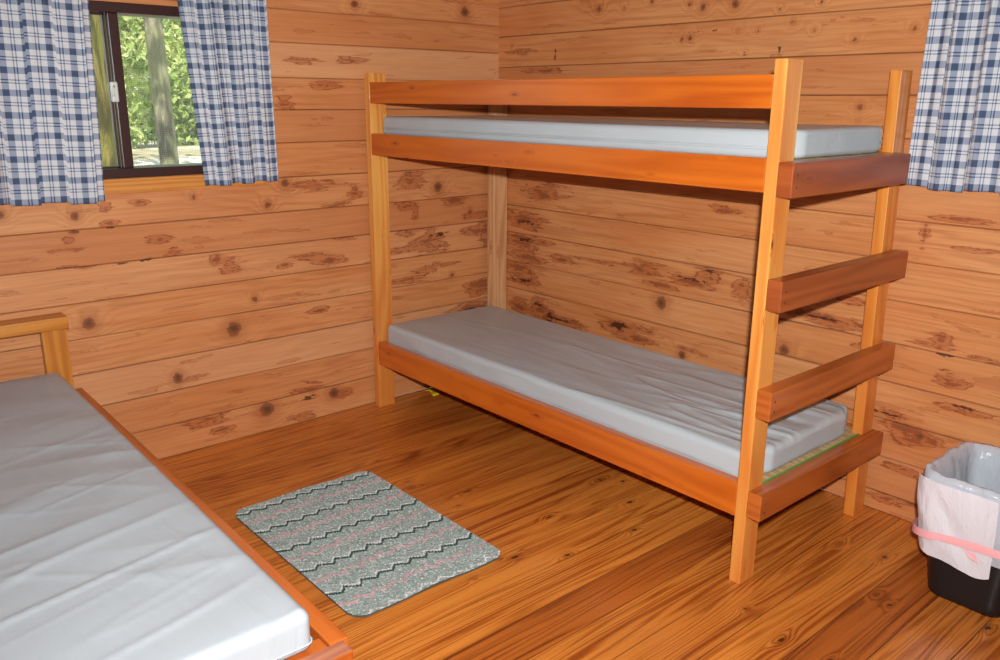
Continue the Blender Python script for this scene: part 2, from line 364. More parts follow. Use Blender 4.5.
def floor():
    W = .1435; x0 = 1.73 - 13*W
    b = [x0 + k*W for k in range(60)]
    b = [max(x, -.01) for x in b if x > -W] ; b = [x for x in b if x < RX] + [RX]
    knots = [(2.11,-.878),(1.465,-.626),(2.240,-.296),(2.375,-.544),(2.32,-.522),(2.602,-.446),(.807,-1.151),(.852,-1.164),(1.013,-1.024),(1.088,-1.12),(1.357,-.929),(1.477,-1.196),(1.484,-1.374),(1.609,-.773),(1.271,-.574),(1.334,-.513),(2.106,-.325),(2.26,-.93),(2.39,-.91),(1.577,-1.058)]
    tones = {1.73: .8, 2.304: .85, 1.8735: .30, 2.017: .38, 2.1605: .22, 1.5865: .12, 1.443: .05, 1.2995: .18, 1.156: .40, 1.0125: .30, .869: .42, .7255: .25, .582: .55, .4385: .4, .295: .6, .1515: .35, .008: .3, 2.4475: .40, 2.591: .30}
    rows = []
    for k in range(len(b)-1):
        a, c = b[k], b[k+1]
        t = .35
        for q, v in tones.items():
            if abs(q-a) < .02: t = v
        g = .0010
        rows += [(a+1e-5, -.003, 1, t, k), (a+g, -.0004, .6, t, k), (a+2.5*g, 0, 0, t, k)]
        rows += [(z, 0, 0, t, k) for z in np.linspace(a+.01, c-.01, 11)]
        rows += [(c-2.5*g, 0, 0, t, k), (c-g, -.0004, .6, t, k), (c, -.003, 1, t, k)]
    R = np.array(rows)
    ys = np.concatenate([np.arange(RY, -2.0, .08), np.arange(-2.0, 0, .014), [0.008]])
    Xg, Yg = np.meshgrid(R[:, 0], ys, indexing='ij')
    K = R[:, 4].astype(int); rng = np.random.default_rng(4)
    ou, ov = rng.random(len(b))*30, rng.random(len(b))*30
    P = np.stack([Xg, Yg, R[:, 1][:, None]+0*Xg], -1)
    UV = np.stack([Yg+ou[K][:, None], Xg+ov[K][:, None]], -1)
    kn = np.zeros_like(Xg); ha = np.zeros_like(Xg)
    for i, (kx, ky) in enumerate(knots):
        r = .0075 + .004*((i*7) % 3)/2
        m = (np.array([b[j] <= kx < b[j+1] for j in range(len(b)-1)])[K])[:, None]
        kn = np.maximum(kn, np.exp(-((Xg-kx)/(r*.8))**2-((Yg-ky)/(r*1.3))**2)*m)
        ha = np.maximum(ha, np.exp(-((Xg-kx)/(r*1.8))**2-((Yg-ky)/(r*4))**2)*m)
    one = np.ones_like(Xg)
    me = grid_mesh('floor', P, UV, dict(knot=kn, halo=ha, tone=R[:, 3][:, None]*one, groove=R[:, 2][:, None]*one))
    tag(obj('floor', me, floor_material()), kind='structure')
floor()

# ------------------------------------------------------------------ window in the left wall
M_FRAME = (lambda N: (N.bsdf(lin(58, 30, 26), .38, bump=N.noise(N.n('ShaderNodeTexCoord').outputs['Object'], 60, 2), bstr=.05), N.m)[1])(NT('dark_brown_window_frame'))
def glass_mat():
    N = NT('window_glass')
    t = N.n('ShaderNodeBsdfTransparent'); t.inputs[0].default_value = (.93, .96, .94, 1)
    g = N.n('ShaderNodeBsdfGlossy'); g.inputs['Roughness'].default_value = .03
    fr = N.n('ShaderNodeFresnel'); fr.inputs[0].default_value = 1.45
    m = N.n('ShaderNodeMixShader'); N.t.links.new(fr.outputs[0], m.inputs[0]); N.t.links.new(t.outputs[0], m.inputs[1]); N.t.links.new(g.outputs[0], m.inputs[2])
    N.t.links.new(m.outputs[0], N.out.inputs[0]); return N.m
def screen_mat():
    N = NT('insect_screen'); uvx = sepxy(N, N.n('ShaderNodeTexCoord').outputs['Object'])
    t = N.n('ShaderNodeBsdfTransparent'); d = N.n('ShaderNodeBsdfDiffuse'); d.inputs[0].default_value = lin(190, 195, 180)
    w = N.math('ADD', N.math('SINE', N.math('MULTIPLY', uvx[1], 900)), N.math('SINE', N.math('MULTIPLY', uvx[2], 900)))
    m = N.n('ShaderNodeMixShader'); N.put(m.inputs[0], N.sstep(w, -.5, 1.8, .10, .42)); N.t.links.new(t.outputs[0], m.inputs[1]); N.t.links.new(d.outputs[0], m.inputs[2])
    N.t.links.new(m.outputs[0], N.out.inputs[0]); return N.m

def simple(name, col, rough=.5, bump=0, scale=40, var=.12, coat=0, spec=.5):
    N = NT(name); co = N.n('ShaderNodeTexCoord').outputs['Object']
    nz = N.noise(co, scale, 3)
    c = N.mix(N.math('MULTIPLY', nz, var*2), lin(*col), lin(*[int(x*.7) for x in col]))
    N.bsdf(c, rough, bump=nz if bump else None, bstr=bump, coat=coat, spec=spec); return N.m

def window():
    y0, y1, z0, z1 = WIN; ym = -1.780
    w = thing('window_1', None, None, (0, (y0+y1)/2, z0)); tag(w, kind='structure')
    bm = bmesh.new()
    t = .035
    for lo, hi, ax in (((-.11, y0, z0), (.004, y1, z0+t), 1), ((-.11, y0, z1-t), (.004, y1, z1), 1), ((-.11, y0, z0+t), (.004, y0+t, z1-t), 2), ((-.11, y1-t, z0+t), (.004, y1, z1-t), 2)):
        board(lo, hi, ax, .003, bm)
    obj('window_frame', bm, M_FRAME, w)
    # sliding sash on the left with its own rim, fixed pane on the right
    bm = board((-.035, ym-.018, z0+t), (-.008, ym+.018, z1-t), 2, .003)
    obj('meeting_stile', bm, M_FRAME, w)
    bm = bmesh.new()
    board((-.05, ym-.030, z0+t), (-.036, ym-.018, z1-t), 2, .002, bm)
    board((-.05, y0+t, z0+t), (-.036, ym-.018, z0+t+.006), 1, .001, bm)
    board((-.05, y0+t, z1-t-.008), (-.036, ym-.018, z1-t), 1, .001, bm)
    sash = obj('sash', bm, M_FRAME, w)
    gm = glass_mat()
    bm = bmesh.new()
    for a, b in ((y0+t, ym-.02),):
        vs = [bm.verts.new((-.043, q, r)) for q, r in ((a, z0+t), (b, z0+t), (b, z1-t), (a, z1-t))]; bm.faces.new(vs)
    obj('pane', bm, gm, sash)
    bm = bmesh.new()
    vs = [bm.verts.new((-.025, q, r)) for q, r in ((ym+.017, z0+t), (y1-t, z0+t), (y1-t, z1-t), (ym+.017, z1-t))]; bm.faces.new(vs)
    obj('pane', bm, gm, w)
    bm = bmesh.new()
    vs = [bm.verts.new((-.08, q, r)) for q, r in ((ym, z0+t), (y1-t, z0+t), (y1-t, z1-t), (ym, z1-t))]; bm.faces.new(vs)
    obj('insect_screen', bm, screen_mat(), w)
    # pale latch on the meeting stile
    bm = board((-.008, ym-.036, 1.385), (.008, ym-.012, 1.455), 2, .006, seg=3)
    tube_bm([(.006, ym-.026, 1.44), (.014, ym-.030, 1.43), (.016, ym-.032, 1.405)], .005, bm)
    obj('latch', bm, simple('latch_white_plastic', (222, 220, 214), .3), w, True)
window()
M_TRIM = wood('window_trim_pine', (222, 150, 72), (188, 106, 40), 45, .6, .4, .2)
def trims():
    y0, y1, z0, z1 = WIN
    for i, (lo, hi, ax) in enumerate((((-.004, y0-.06, z0-.054), (.016, y1+.06, z0-.001), 1), ((-.004, y0-.06, z0), (.012, y0-.001, z1), 2), ((-.004, y1+.001, z0), (.012, y1+.06, z1), 2))):
        o = obj('trim_%d' % (i+1), board(lo, hi, ax, .002), M_TRIM); tag(o, kind='structure')
trims()

# ------------------------------------------------------------------ outside the window
def ground_mat():
    N = NT('woodland_ground'); co = N.n('ShaderNodeTexCoord').outputs['Object']
    a = N.noise(co, 1.2, 4); b = N.noise(co, 9, 4)
    c = N.mix(N.sstep(a, .4, .6), lin(196, 190, 178), lin(150, 140, 112)); c = N.mix(N.math('MULTIPLY', b, .5), c, lin(110, 100, 72))
    N.bsdf(c, .95, bump=b, bstr=.4, bdist=.02); return N.m
def outdoor_ground():
    xs = np.concatenate([np.linspace(-.25, -6, 24), np.linspace(-6.5, -45, 40)]); ys = np.linspace(-20, 30, 60)
    X, Y = np.meshgrid(xs, ys)
    q = np.clip((-X-2)/9, 0, 1); Z = -.45 + 1.0*q*q*(3-2*q) + .05*vnoise(X*.6, Y*.6, 3)
    tag(obj('ground', grid_mesh('ground', np.stack([X, Y, Z], -1)), ground_mat(), smooth=True), kind='structure')
outdoor_ground()

def bark(name, base, moss, k=1.0):
    N = NT(name); co = N.n('ShaderNodeTexCoord').outputs['Object']
    a = N.noise(N.scale(co, (14*k, 14*k, 2.2*k)), 1.0, 5, .65, .6); b = N.noise(N.scale(co, (3, 3, 1.6)), 1.0, 3)
    c = N.mix(N.sstep(a, .38, .62), lin(*[int(q*.5) for q in base]), lin(*base))
    c = N.mix(N.math('MULTIPLY', N.sstep(b, .45, .6), .7), c, lin(*moss))
    N.bsdf(c, .95, bump=a, bstr=.9, bdist=.03); return N.m
def leaf_mat(name, c1, c2):
    N = NT(name); r = N.attr('tint').outputs['Fac']
    col = N.mix(r, lin(*c1), lin(*c2))
    d = N.n('ShaderNodeBsdfDiffuse'); t = N.n('ShaderNodeBsdfTranslucent'); N.put(d.inputs[0], col); N.put(t.inputs[0], col)
    m = N.n('ShaderNodeMixShader'); m.inputs[0].default_value = .5
    N.t.links.new(d.outputs[0], m.inputs[1]); N.t.links.new(t.outputs[0], m.inputs[2]); N.t.links.new(m.outputs[0], N.out.inputs[0]); return N.m

def trunk_mesh(x, y, r, h, lean=(0, 0), seed=0, n=28, base=-.4):
    zs = np.linspace(base, h, 36); th = np.linspace(0, 2*math.pi, n, endpoint=False)
    T, Z = np.meshgrid(th, zs)
    R = r*(1+.45*np.exp(-(Z-base)*2.2)) * (1-.035*(Z-base)) * (1+.07*vnoise(T*2.5/1.0, Z*1.3, seed)*np.sin(T/2)**2+.03*np.sin(T*5+Z))
    X = x + lean[0]*(Z-base) + R*np.cos(T); Y = y + lean[1]*(Z-base) + R*np.sin(T)
    return grid_mesh('trunk', np.stack([X, Y, Z], -1), closed_u=True)

def foliage(centres, n, size, seed):
    rng = np.random.default_rng(seed); V = []; tint = []
    C = np.array([c[:3] for c in centres]); RR = np.array([c[3:] for c in centres])
    for i in range(n):
        k = rng.integers(len(C)); d = rng.normal(size=3); d /= np.linalg.norm(d)
        p = C[k] + d*RR[k]*(rng.random()**.45)
        a = rng.normal(size=3); a /= np.linalg.norm(a); b = np.cross(a, rng.normal(size=3)); b /= np.linalg.norm(b)
        s = size*(.6+.8*rng.random())
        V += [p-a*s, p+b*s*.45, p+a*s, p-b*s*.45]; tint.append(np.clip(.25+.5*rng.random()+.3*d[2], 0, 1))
    me = bpy.data.meshes.new('foliage')
    me.from_pydata([tuple(v) for v in V], [], [(4*i, 4*i+1, 4*i+2, 4*i+3) for i in range(n)])
    at = me.attributes.new('tint', 'FLOAT', 'FACE'); at.data.foreach_set('value', np.array(tint, np.float32))
    return me

bk1 = bark('mossy_bark', (120, 112, 62), (92, 98, 40)); bk2 = bark('grey_bark', (150, 140, 118), (120, 122, 88), 1.3)
lf1 = leaf_mat('painted_sunlit_leaves', (110, 146, 56), (240, 242, 178)); lf2 = leaf_mat('painted_shaded_leaves', (60, 92, 30), (150, 178, 70))  # sunlight and shade are put into these two leaf colours
def tree(label, x, y, r, h, lean, bk, crown, seed, group=None):
    t = thing('tree', label, 'tree', (x, y, -.4), group)
    obj('trunk', trunk_mesh(x, y, r, h, lean, seed), bk, t, True)
    obj('foliage', foliage(crown, 700, .10, seed), lf1, t)
tree('mossy green-brown tree trunk close behind the left window pane', -2.35, -1.262, .185, 5.5, (.0, .0), bk1, [(-2.5, -1.2, 4.6, 1.2, 1.6, .8)], 2)
tree('grey tree trunk standing among sunlit leaves in the right window pane', -5.0, .175, .088, 6.0, (0, -.02), bk2, [(-5.2, .2, 5.0, 1.5, 1.8, 1.0)], 5)
def bush(label, cs, n, size, mat, seed, group=None):
    x, y = cs[0][0], cs[0][1]
    t = thing('bush', label, 'bush', (x, y, -.2), group)
    obj('foliage', foliage(cs, n, size, seed), mat, t)
    bm = bmesh.new()
    for c in cs[:3]: tube_bm([(x, y, -.25), ((x+c[0])/2, (y+c[1])/2, .4), (c[0], c[1], c[2]+c[5]*.5)], [.05, .035, .015], bm)
    obj('stem', bm, bk2, t, True)
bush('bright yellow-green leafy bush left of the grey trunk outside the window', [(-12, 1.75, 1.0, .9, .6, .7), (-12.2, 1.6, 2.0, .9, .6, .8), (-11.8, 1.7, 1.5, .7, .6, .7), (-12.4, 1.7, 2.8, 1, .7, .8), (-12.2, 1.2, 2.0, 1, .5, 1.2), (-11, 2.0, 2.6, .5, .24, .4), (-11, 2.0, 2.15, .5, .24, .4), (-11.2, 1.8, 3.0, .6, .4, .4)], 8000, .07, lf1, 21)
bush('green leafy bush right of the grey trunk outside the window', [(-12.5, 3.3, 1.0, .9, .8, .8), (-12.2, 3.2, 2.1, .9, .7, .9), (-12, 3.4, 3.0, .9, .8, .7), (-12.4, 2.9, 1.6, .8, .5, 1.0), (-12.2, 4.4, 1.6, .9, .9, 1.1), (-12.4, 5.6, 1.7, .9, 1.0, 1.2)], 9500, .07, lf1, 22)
bush('darker low bush with shade painted into its leaves far behind the grey trunk', [(-16, 3.9, .9, 1, 1.9, .5), (-16.5, 3.2, 1.2, 1, 1.2, .6), (-16, 4.8, 1.3, 1, 1.0, .7)], 2600, .12, lf2, 23)

# ------------------------------------------------------------------ bunk bed
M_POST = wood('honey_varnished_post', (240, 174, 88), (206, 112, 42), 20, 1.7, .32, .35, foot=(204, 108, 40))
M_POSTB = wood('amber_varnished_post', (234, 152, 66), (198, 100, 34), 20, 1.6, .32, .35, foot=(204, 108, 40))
M_PALE = wood('pale_raw_post', (224, 172, 122), (190, 126, 78), 20, .6, .6, 0)
M_RAIL = wood('orange_varnished_rail', (208, 106, 28), (170, 70, 16), 20, 1.6, .3, .35, .8, (120, 40, 14))
M_RUNG = wood('red_brown_rung', (170, 84, 38), (124, 52, 20), 20, .4, .36, .3, .9, (80, 30, 14))
M_RUNGO = wood('orange_brown_rung', (190, 98, 38), (140, 62, 20), 20, .4, .36, .3, .9, (80, 30, 14))
M_PLY = (lambda N: (N.bsdf(N.mix(N.sstep(N.noise(N.scale(N.n('ShaderNodeTexCoord').outputs['Object'], (30, 90, 90)), 1.0, 3), .4, .6), lin(204, 174, 128), lin(178, 144, 100)), .7), N.m)[1])(NT('plywood'))
M_GREEN = simple('green_edge_paint', (96, 150, 58), .5)
M_SCREW = simple('screw_head', (70, 52, 40), .4)

BX0, BX1, YF, YB, TX = .0326, 2.0326, -.789, -.042, .038
def bunk():
    t = thing('bunk_bed', 'honey-varnished wooden bunk bed with ladder rungs standing in the room corner', 'bunk bed', (1.03, -.41, 0))
    H = 1.508
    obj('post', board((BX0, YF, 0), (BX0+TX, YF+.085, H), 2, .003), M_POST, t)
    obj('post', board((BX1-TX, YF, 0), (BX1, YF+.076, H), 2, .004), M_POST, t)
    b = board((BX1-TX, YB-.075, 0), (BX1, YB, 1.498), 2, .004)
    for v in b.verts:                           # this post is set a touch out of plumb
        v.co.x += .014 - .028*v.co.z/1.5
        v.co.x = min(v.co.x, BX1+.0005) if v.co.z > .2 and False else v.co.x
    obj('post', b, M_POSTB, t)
    o = obj('post', board((BX0, YB-.056, 0), (BX0+TX+.008, YB+.036, 1.498), 2, .003), M_PALE, t); o['label'] = 'pale unvarnished post in the corner'
    xl, xr = BX0+TX, BX1-TX
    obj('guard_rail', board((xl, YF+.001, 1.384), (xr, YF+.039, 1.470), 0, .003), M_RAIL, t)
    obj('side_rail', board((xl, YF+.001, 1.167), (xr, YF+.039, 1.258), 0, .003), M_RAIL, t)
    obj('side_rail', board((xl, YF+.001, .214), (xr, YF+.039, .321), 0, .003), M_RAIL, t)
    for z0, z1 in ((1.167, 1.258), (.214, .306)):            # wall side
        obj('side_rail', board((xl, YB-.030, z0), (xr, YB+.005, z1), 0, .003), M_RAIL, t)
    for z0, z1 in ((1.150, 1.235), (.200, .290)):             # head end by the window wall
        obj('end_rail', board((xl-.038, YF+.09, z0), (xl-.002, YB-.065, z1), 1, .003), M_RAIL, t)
    rx0, rx1 = BX1, BX1+.045
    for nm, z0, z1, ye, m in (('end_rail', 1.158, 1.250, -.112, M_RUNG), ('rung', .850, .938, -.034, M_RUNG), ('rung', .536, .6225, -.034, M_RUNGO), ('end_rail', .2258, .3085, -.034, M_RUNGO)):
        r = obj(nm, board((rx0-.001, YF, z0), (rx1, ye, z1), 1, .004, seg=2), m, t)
        for k in (.3, .65):
            s = bmesh.new(); q = bmesh.new(); bmesh.ops.create_uvsphere(q, u_segments=8, v_segments=5, radius=.0038)
            for y in (YF+.022,):
                vm = {v: s.verts.new((rx1+v.co.x*.4, y+v.co.y, z0+(z1-z0)*k+v.co.z)) for v in q.verts}
                for f in q.faces: s.faces.new([vm[v] for v in f.verts])
            q.free()
            obj('screw', s, M_SCREW, r, True)
    for z0, z1 in ((1.236, 1.250), (.291, .305)):
        p = obj('platform', board((BX0+.04, YF+.041, z0), (BX1-.002, YB-.032, z1), 0, .001), M_PLY, t)
        # notch clearance is hidden by the posts; the open end of the lower panel has a green painted edge
        if z0 < 1: obj('platform_edge', board((BX1-.006, YF+.08, z0+.001), (BX1-.0005, YB-.08, z1+.0065), 1, .001), M_GREEN, p)
bunk()

# ------------------------------------------------------------------ mattresses
def vinyl(name, col, warm):
    N = NT(name); co = N.n('ShaderNodeTexCoord').outputs['Object']
    a = N.noise(N.scale(co, (3.0, 16, 6)), 1.0, 4, .55, .5); b = N.noise(co, 260, 2)
    big = N.noise(co, 3.2, 3)
    c = N.mix(big, lin(*col), lin(*warm))
    N.bsdf(c, .40, bump=N.math('ADD', N.math('MULTIPLY', a, 1.0), N.math('MULTIPLY', b, .03)), bstr=.25, bdist=.012, spec=.45); return N.m
M_VIN = vinyl('grey_vinyl', (184, 189, 191), (174, 177, 179))
M_VIN2 = vinyl('pale_grey_vinyl', (176, 179, 182), (166, 168, 171))

def ridged(x, y, seed):
    return 1-np.abs(vnoise(x, y, seed))*2
def mattress_mesh(x0, x1, y0, y1, z0, z1, r, wr, bulge=0, n=(230, 84, 10)):
    """soft-edged slab; wr(X, Y) gives the top wrinkle height"""
    def axis_pts(a, b, k):
        c = np.linspace(0, 1, k)
        e = np.array([0, .25, .5, .75])*r
        return np.unique(np.round(np.concatenate([a+e, np.linspace(a+r, b-r, k), b-e]), 5))
    xs, ys, zs = axis_pts(x0, x1, n[0]), axis_pts(y0, y1, n[1]), axis_pts(z0, z1, n[2])
    bm = bmesh.new(); cache = {}
    lo = np.array([x0+r, y0+r, z0+r]); hi = np.array([x1-r, y1-r, z1-r])
    def V(i, j, k):
        key = (i, j, k)
        if key not in cache:
            p = np.array([xs[i], ys[j], zs[k]]); q = np.clip(p, lo, hi); d = p-q; L = np.linalg.norm(d)
            # round only horizontally-vertical edges
            if L > r*1e-6:
                m = np.abs(d).max(); d = d/L*m
            cache[key] = bm.verts.new(q+d)
        return cache[key]
    I, J, K = len(xs)-1, len(ys)-1, len(zs)-1
    for i in range(I):
        for j in range(J):
            bm.faces.new([V(i, j, K), V(i+1, j, K), V(i+1, j+1, K), V(i, j+1, K)])
            bm.faces.new([V(i, j, 0), V(i, j+1, 0), V(i+1, j+1, 0), V(i+1, j, 0)])
    for i in range(I):
        for k in range(K):
            bm.faces.new([V(i, 0, k), V(i+1, 0, k), V(i+1, 0, k+1), V(i, 0, k+1)])
            bm.faces.new([V(i, J, k), V(i, J, k+1), V(i+1, J, k+1), V(i+1, J, k)])
    for j in range(J):
        for k in range(K):
            bm.faces.new([V(0, j, k), V(0, j, k+1), V(0, j+1, k+1), V(0, j+1, k)])
            bm.faces.new([V(I, j, k), V(I, j+1, k), V(I, j+1, k+1), V(I, j, k+1)])
    co = np.array([v.co[:] for v in bm.verts]); X, Y, Z = co.T
    t = np.clip((Z-z0)/(z1-z0), 0, 1)
    dz = wr(X, Y)*t**2
    side = .0025*vnoise(X*9, Z*20+Y*9, 5)
    ins = np.clip(np.minimum(np.minimum(X-x0, x1-X), np.minimum(Y-y0, y1-Y))/.06, 0, 1)
    dz = dz*(.35+.65*ins)
    co[:, 2] += dz
    edge_y = (np.abs(Y-y0) < 1e-4) | (np.abs(Y-y1) < 1e-4); edge_x = (np.abs(X-x0) < 1e-4) | (np.abs(X-x1) < 1e-4)
    co[edge_y, 1] += side[edge_y]; co[edge_x, 0] += side[edge_x]
    # the foot end bellies out between the posts
    sm = lambda a: a*a*(3-2*a)
    co[:, 0] += bulge*sm(np.clip((Y-y0-.06)/.06, 0, 1))*sm(np.clip((y1-.035-Y)/.05, 0, 1))*np.clip((X-x1+.25)/.25, 0, 1)
    for v, c in zip(bm.verts, co): v.co = c
    return bm

def mattress(label, box, r, wr, mat, group, seamz, bulge=0):
    x0, x1, y0, y1, z0, z1 = box
    t = thing('mattress', label, 'mattress', ((x0+x1)/2, (y0+y1)/2, z0), group)
    obj('cover', mattress_mesh(*box, r, wr, bulge), mat, t, True)
    for s in seamz:
        e = .0008; q = []
        cr = r*.8
        for cx, cy, a0 in ((x1-cr, y1-cr, 0), (x0+cr, y1-cr, 90), (x0+cr, y0+cr, 180), (x1-cr, y0+cr, 270)):
            for a in range(0, 91, 18):
                q.append((cx+(cr+e)*math.cos(math.radians(a0+a)), cy+(cr+e)*math.sin(math.radians(a0+a)), z0+s))
        qq = []
        for i, p in enumerate(q):
            n_ = q[(i+1) % len(q)]; d = math.dist(p, n_); k = max(1, int(d/.1))
            qq += [tuple(np.array(p)+(np.array(n_)-np.array(p))*j/k) for j in range(k)]
        obj('piping', tube_bm(qq, .0022, None, 6, True), mat, t, True)

def wr_low(X, Y):
    # long stretch folds that fan out towards the ladder end, thinner at the head
    g = np.clip((X-.55)/1.2, 0, 1)
    f = ridged(X*1.3+Y*.8, (Y+.75)*(7+3*g)+X*1.6, 3)
    f2 = ridged(X*2.5, (Y+.75)*17-X*2.2, 9)
    f3 = np.clip(ridged(X*1.1+Y*2.2, (Y+.75)*(9+4*g)-X*1.2, 31), 0, 1)**5
    return (.006*f*g + .003*f2*g + .006*f3*(.25+g)) + .004*vnoise(X*2.2, Y*3.2, 4) - .004*np.clip(X-1.2, 0, 1) - .010*np.exp(-((X-1.25)/.35)**2-((Y+.35)/.3)**2)
def wr_up(X, Y): return .003*vnoise(X*3, Y*5, 6)
def wr_left(X, Y):
    # creases running across the bed, slightly slanted
    a = ridged((X+.35*(Y+2.1))*5.2, Y*1.6+X, 12); b = ridged((X-.28*(Y+2.1))*8.5, Y*2.2, 15)
    ed = np.exp(-(Y+2.15)**2/.03)
    c = np.clip(ridged((X+.22*(Y+2.1))*7.5+3, Y*1.1+X*.4, 41), 0, 1)**6; d = np.clip(ridged((X-.55*(Y+2.1))*6.0, Y*1.5, 44), 0, 1)**6
    m1 = np.clip(.5+1.3*vnoise(X*4+7, Y*3.2+2, 51), 0, 1); m2 = np.clip(.4+1.4*vnoise(X*6+1, Y*4+5, 52), 0, 1)
    e = np.clip(ridged((X+.30*(Y+2.1))*15, Y*2.6, 46), 0, 1)**5
    return .004*a + .0025*b*(.4+ed) + .0055*c*m1 + .002*d*m2 + .0028*e*m2 + .004*vnoise(X*2.5, Y*3, 2)
mattress('thin grey vinyl mattress on the upper bunk behind the guard rail', (.095, 1.990, -.746, -.120, 1.2505, 1.330), .018, wr_up, M_VIN, 'bunk bed mattresses', (.028, .034), .026)
mattress('grey vinyl mattress with stretch wrinkles on the lower bunk', (.076, 1.986, -.744, -.107, .3055, .398), .022, wr_low, M_VIN, 'bunk bed mattresses', (.012,), .026)

# ------------------------------------------------------------------ single bed on the left
M_BEDP = wood('golden_headboard_pine', (214, 140, 58), (176, 98, 30), 20, .5, .34, .3)
M_BEDR = wood('orange_bed_rail', (192, 98, 36), (150, 64, 18), 20, .5, .34, .3)
M_BEDF = wood('dull_brown_foot_rail', (178, 112, 84), (142, 80, 56), 20, .3, .45, .1)
def bed():
    yo, yi = -2.07, -2.11; yb = -3.00
    t = thing('single_bed', 'low wooden single bed with pine headboard against the window wall', 'bed', (1.0, -2.53, 0))
    obj('headboard_rail', board((.018, yb-.02, .620), (.106, -2.090, .663), 1, .004), M_BEDP, t)
    for y in (-2.094, yb+.085):
        obj('post', board((.040, y-.080, 0), (.078, y, .620), 2, .003), M_BEDP, t)
    obj('side_rail', board((.078, yi, .265), (1.965, yo, .390), 0, .003), M_BEDR, t)
    obj('side_rail', board((.078, yb, .265), (1.965, yb+.04, .390), 0, .003), M_BEDR, t)
    for y in (-2.112, yb+.127):
        obj('post', board((1.925, y-.085, 0), (1.963, y, .384), 2, .003), M_BEDR, t)
    o = obj('foot_rail', board((1.965, yb, .295), (2.006, -2.082, .388), 1, .004), [M_BEDR], t)
    # its upper face is worn dull
    o.data.materials.append(M_BEDF)
    for p in o.data.polygons:
        if p.normal.z > .7: p.material_index = 1
    obj('platform', board((.10, yb+.041, .374), (1.90, yi-.06, .386), 0, .001), M_PLY, t)
    t.rotation_euler.z = -.014
bed()
mattress('pale grey vinyl mattress on the single bed at the left', (.100, 1.960, -2.945, -2.140, .3865, .473), .020, wr_left, M_VIN2, None, (.02,))
bpy.data.objects['mattress.002'].rotation_euler.z = -.014

# ------------------------------------------------------------------ rug
def rug():
    x0, x1, y0, y1, cr = .622, 1.452, -1.762, -1.208, .055
    c = .0042; nx, ny = int((x1-x0)/c), int((y1-y0)/c)
    bm = bmesh.new(); rng = np.random.default_rng(5)
    G = lambda *q: np.array(lin(*q))
    base = [G(158, 166, 158), G(148, 157, 150), G(166, 172, 164), G(140, 150, 144)]
    cols = []; vs = {}
    pat = [.150*k for k in range(-1, 7)]
    lay = bm.faces.layers.float_color.new('Col')
    uvl = bm.loops.layers.uv.new('UVMap')
    def inside(x, y):
        dx = max(x0+cr-x, x-(x1-cr), 0); dy = max(y0+cr-y, y-(y1-cr), 0)
        return dx*dx+dy*dy <= cr*cr
    def P(i, j):
        if (i, j) not in vs:
            x, y = x0+i*c, y0+j*c
            dx = max(x0+cr-x, x-(x1-cr), 0); dy = max(y0+cr-y, y-(y1-cr), 0); d = math.hypot(dx, dy)
            if d > cr:                          # pull the outer stitches onto the rounded corner
                cxn = x0+cr if x < x0+cr else x1-cr; cyn = y0+cr if y < y0+cr else y1-cr
                x = cxn+(x-cxn)*cr/d; y = cyn+(y-cyn)*cr/d
            x += .004*math.sin(y*9) + .003*math.sin(y*23+1); 
            vs[i, j] = bm.verts.new((x, y, .0065+.0012*((i+j) % 2)+rng.normal(0, .0004)))
        return vs[i, j]
    per = .0605
    for i in range(nx):
        for j in range(ny):
            x, y = x0+(i+.5)*c, y0+(j+.5)*c
            if not inside(x, y): continue
            f = bm.faces.new([P(i, j), P(i+1, j), P(i+1, j+1), P(i, j+1)])
            q = ((y-y0)/per) % 1.0              # saw-toothed stepping of the woven stripes
            tri = (q/.68 if q < .68 else (1-q)/.32)
            s = x - x0 - .022*round(tri*5)/5 + .014*(y-y0)
            k = (s-.030) / .1570
            ph = (k - math.floor(k))*.1570
            r_ = rng.random()
            if ph < .0125 and -.1 < k < 4.9: col = G(44, 74, 70) if r_ < .92 else G(70, 92, 88)
            elif ph > (.1570-.009): col = G(222, 214, 208) if r_ < .8 else G(160, 160, 152)
            elif (.066 < ph < .079): col = G(206, 158, 160) if r_ < .85 else base[rng.integers(4)]
            elif .079 < ph < .088: col = G(214, 186, 184) if r_ < .35 else base[rng.integers(4)]
            else:
                col = base[rng.integers(4)]
                if r_ < .08: col = G(214, 210, 202)
                elif r_ < .09: col = G(190, 150, 152)
            f[lay] = tuple(col)
    # thickness
    be = [e for e in bm.edges if e.is_boundary]
    ret = bmesh.ops.extrude_edge_only(bm, edges=be)
    for g in ret['geom']:
        if isinstance(g, bmesh.types.BMVert): g.co.z = .0012
        if isinstance(g, bmesh.types.BMFace): g[lay] = tuple(G(70, 84, 78))
    me = bpy.data.meshes.new('rug'); bm.to_mesh(me); bm.free()
    N = NT('woven_rug'); a = N.attr('Col').outputs['Color']
    co = N.n('ShaderNodeTexCoord').outputs['Object']; nz = N.noise(co, 400, 2)
    col = N.mix(N.math('MULTIPLY', nz, .35), a, lin(90, 98, 94))
    N.bsdf(col, .95, bump=nz, bstr=.6, bdist=.003, spec=.1)
    o = obj('rug', me, N.m)
    tag(o, 'grey-green woven rug with dark green and pink zigzag stripes on the floor', 'rug')
rug()

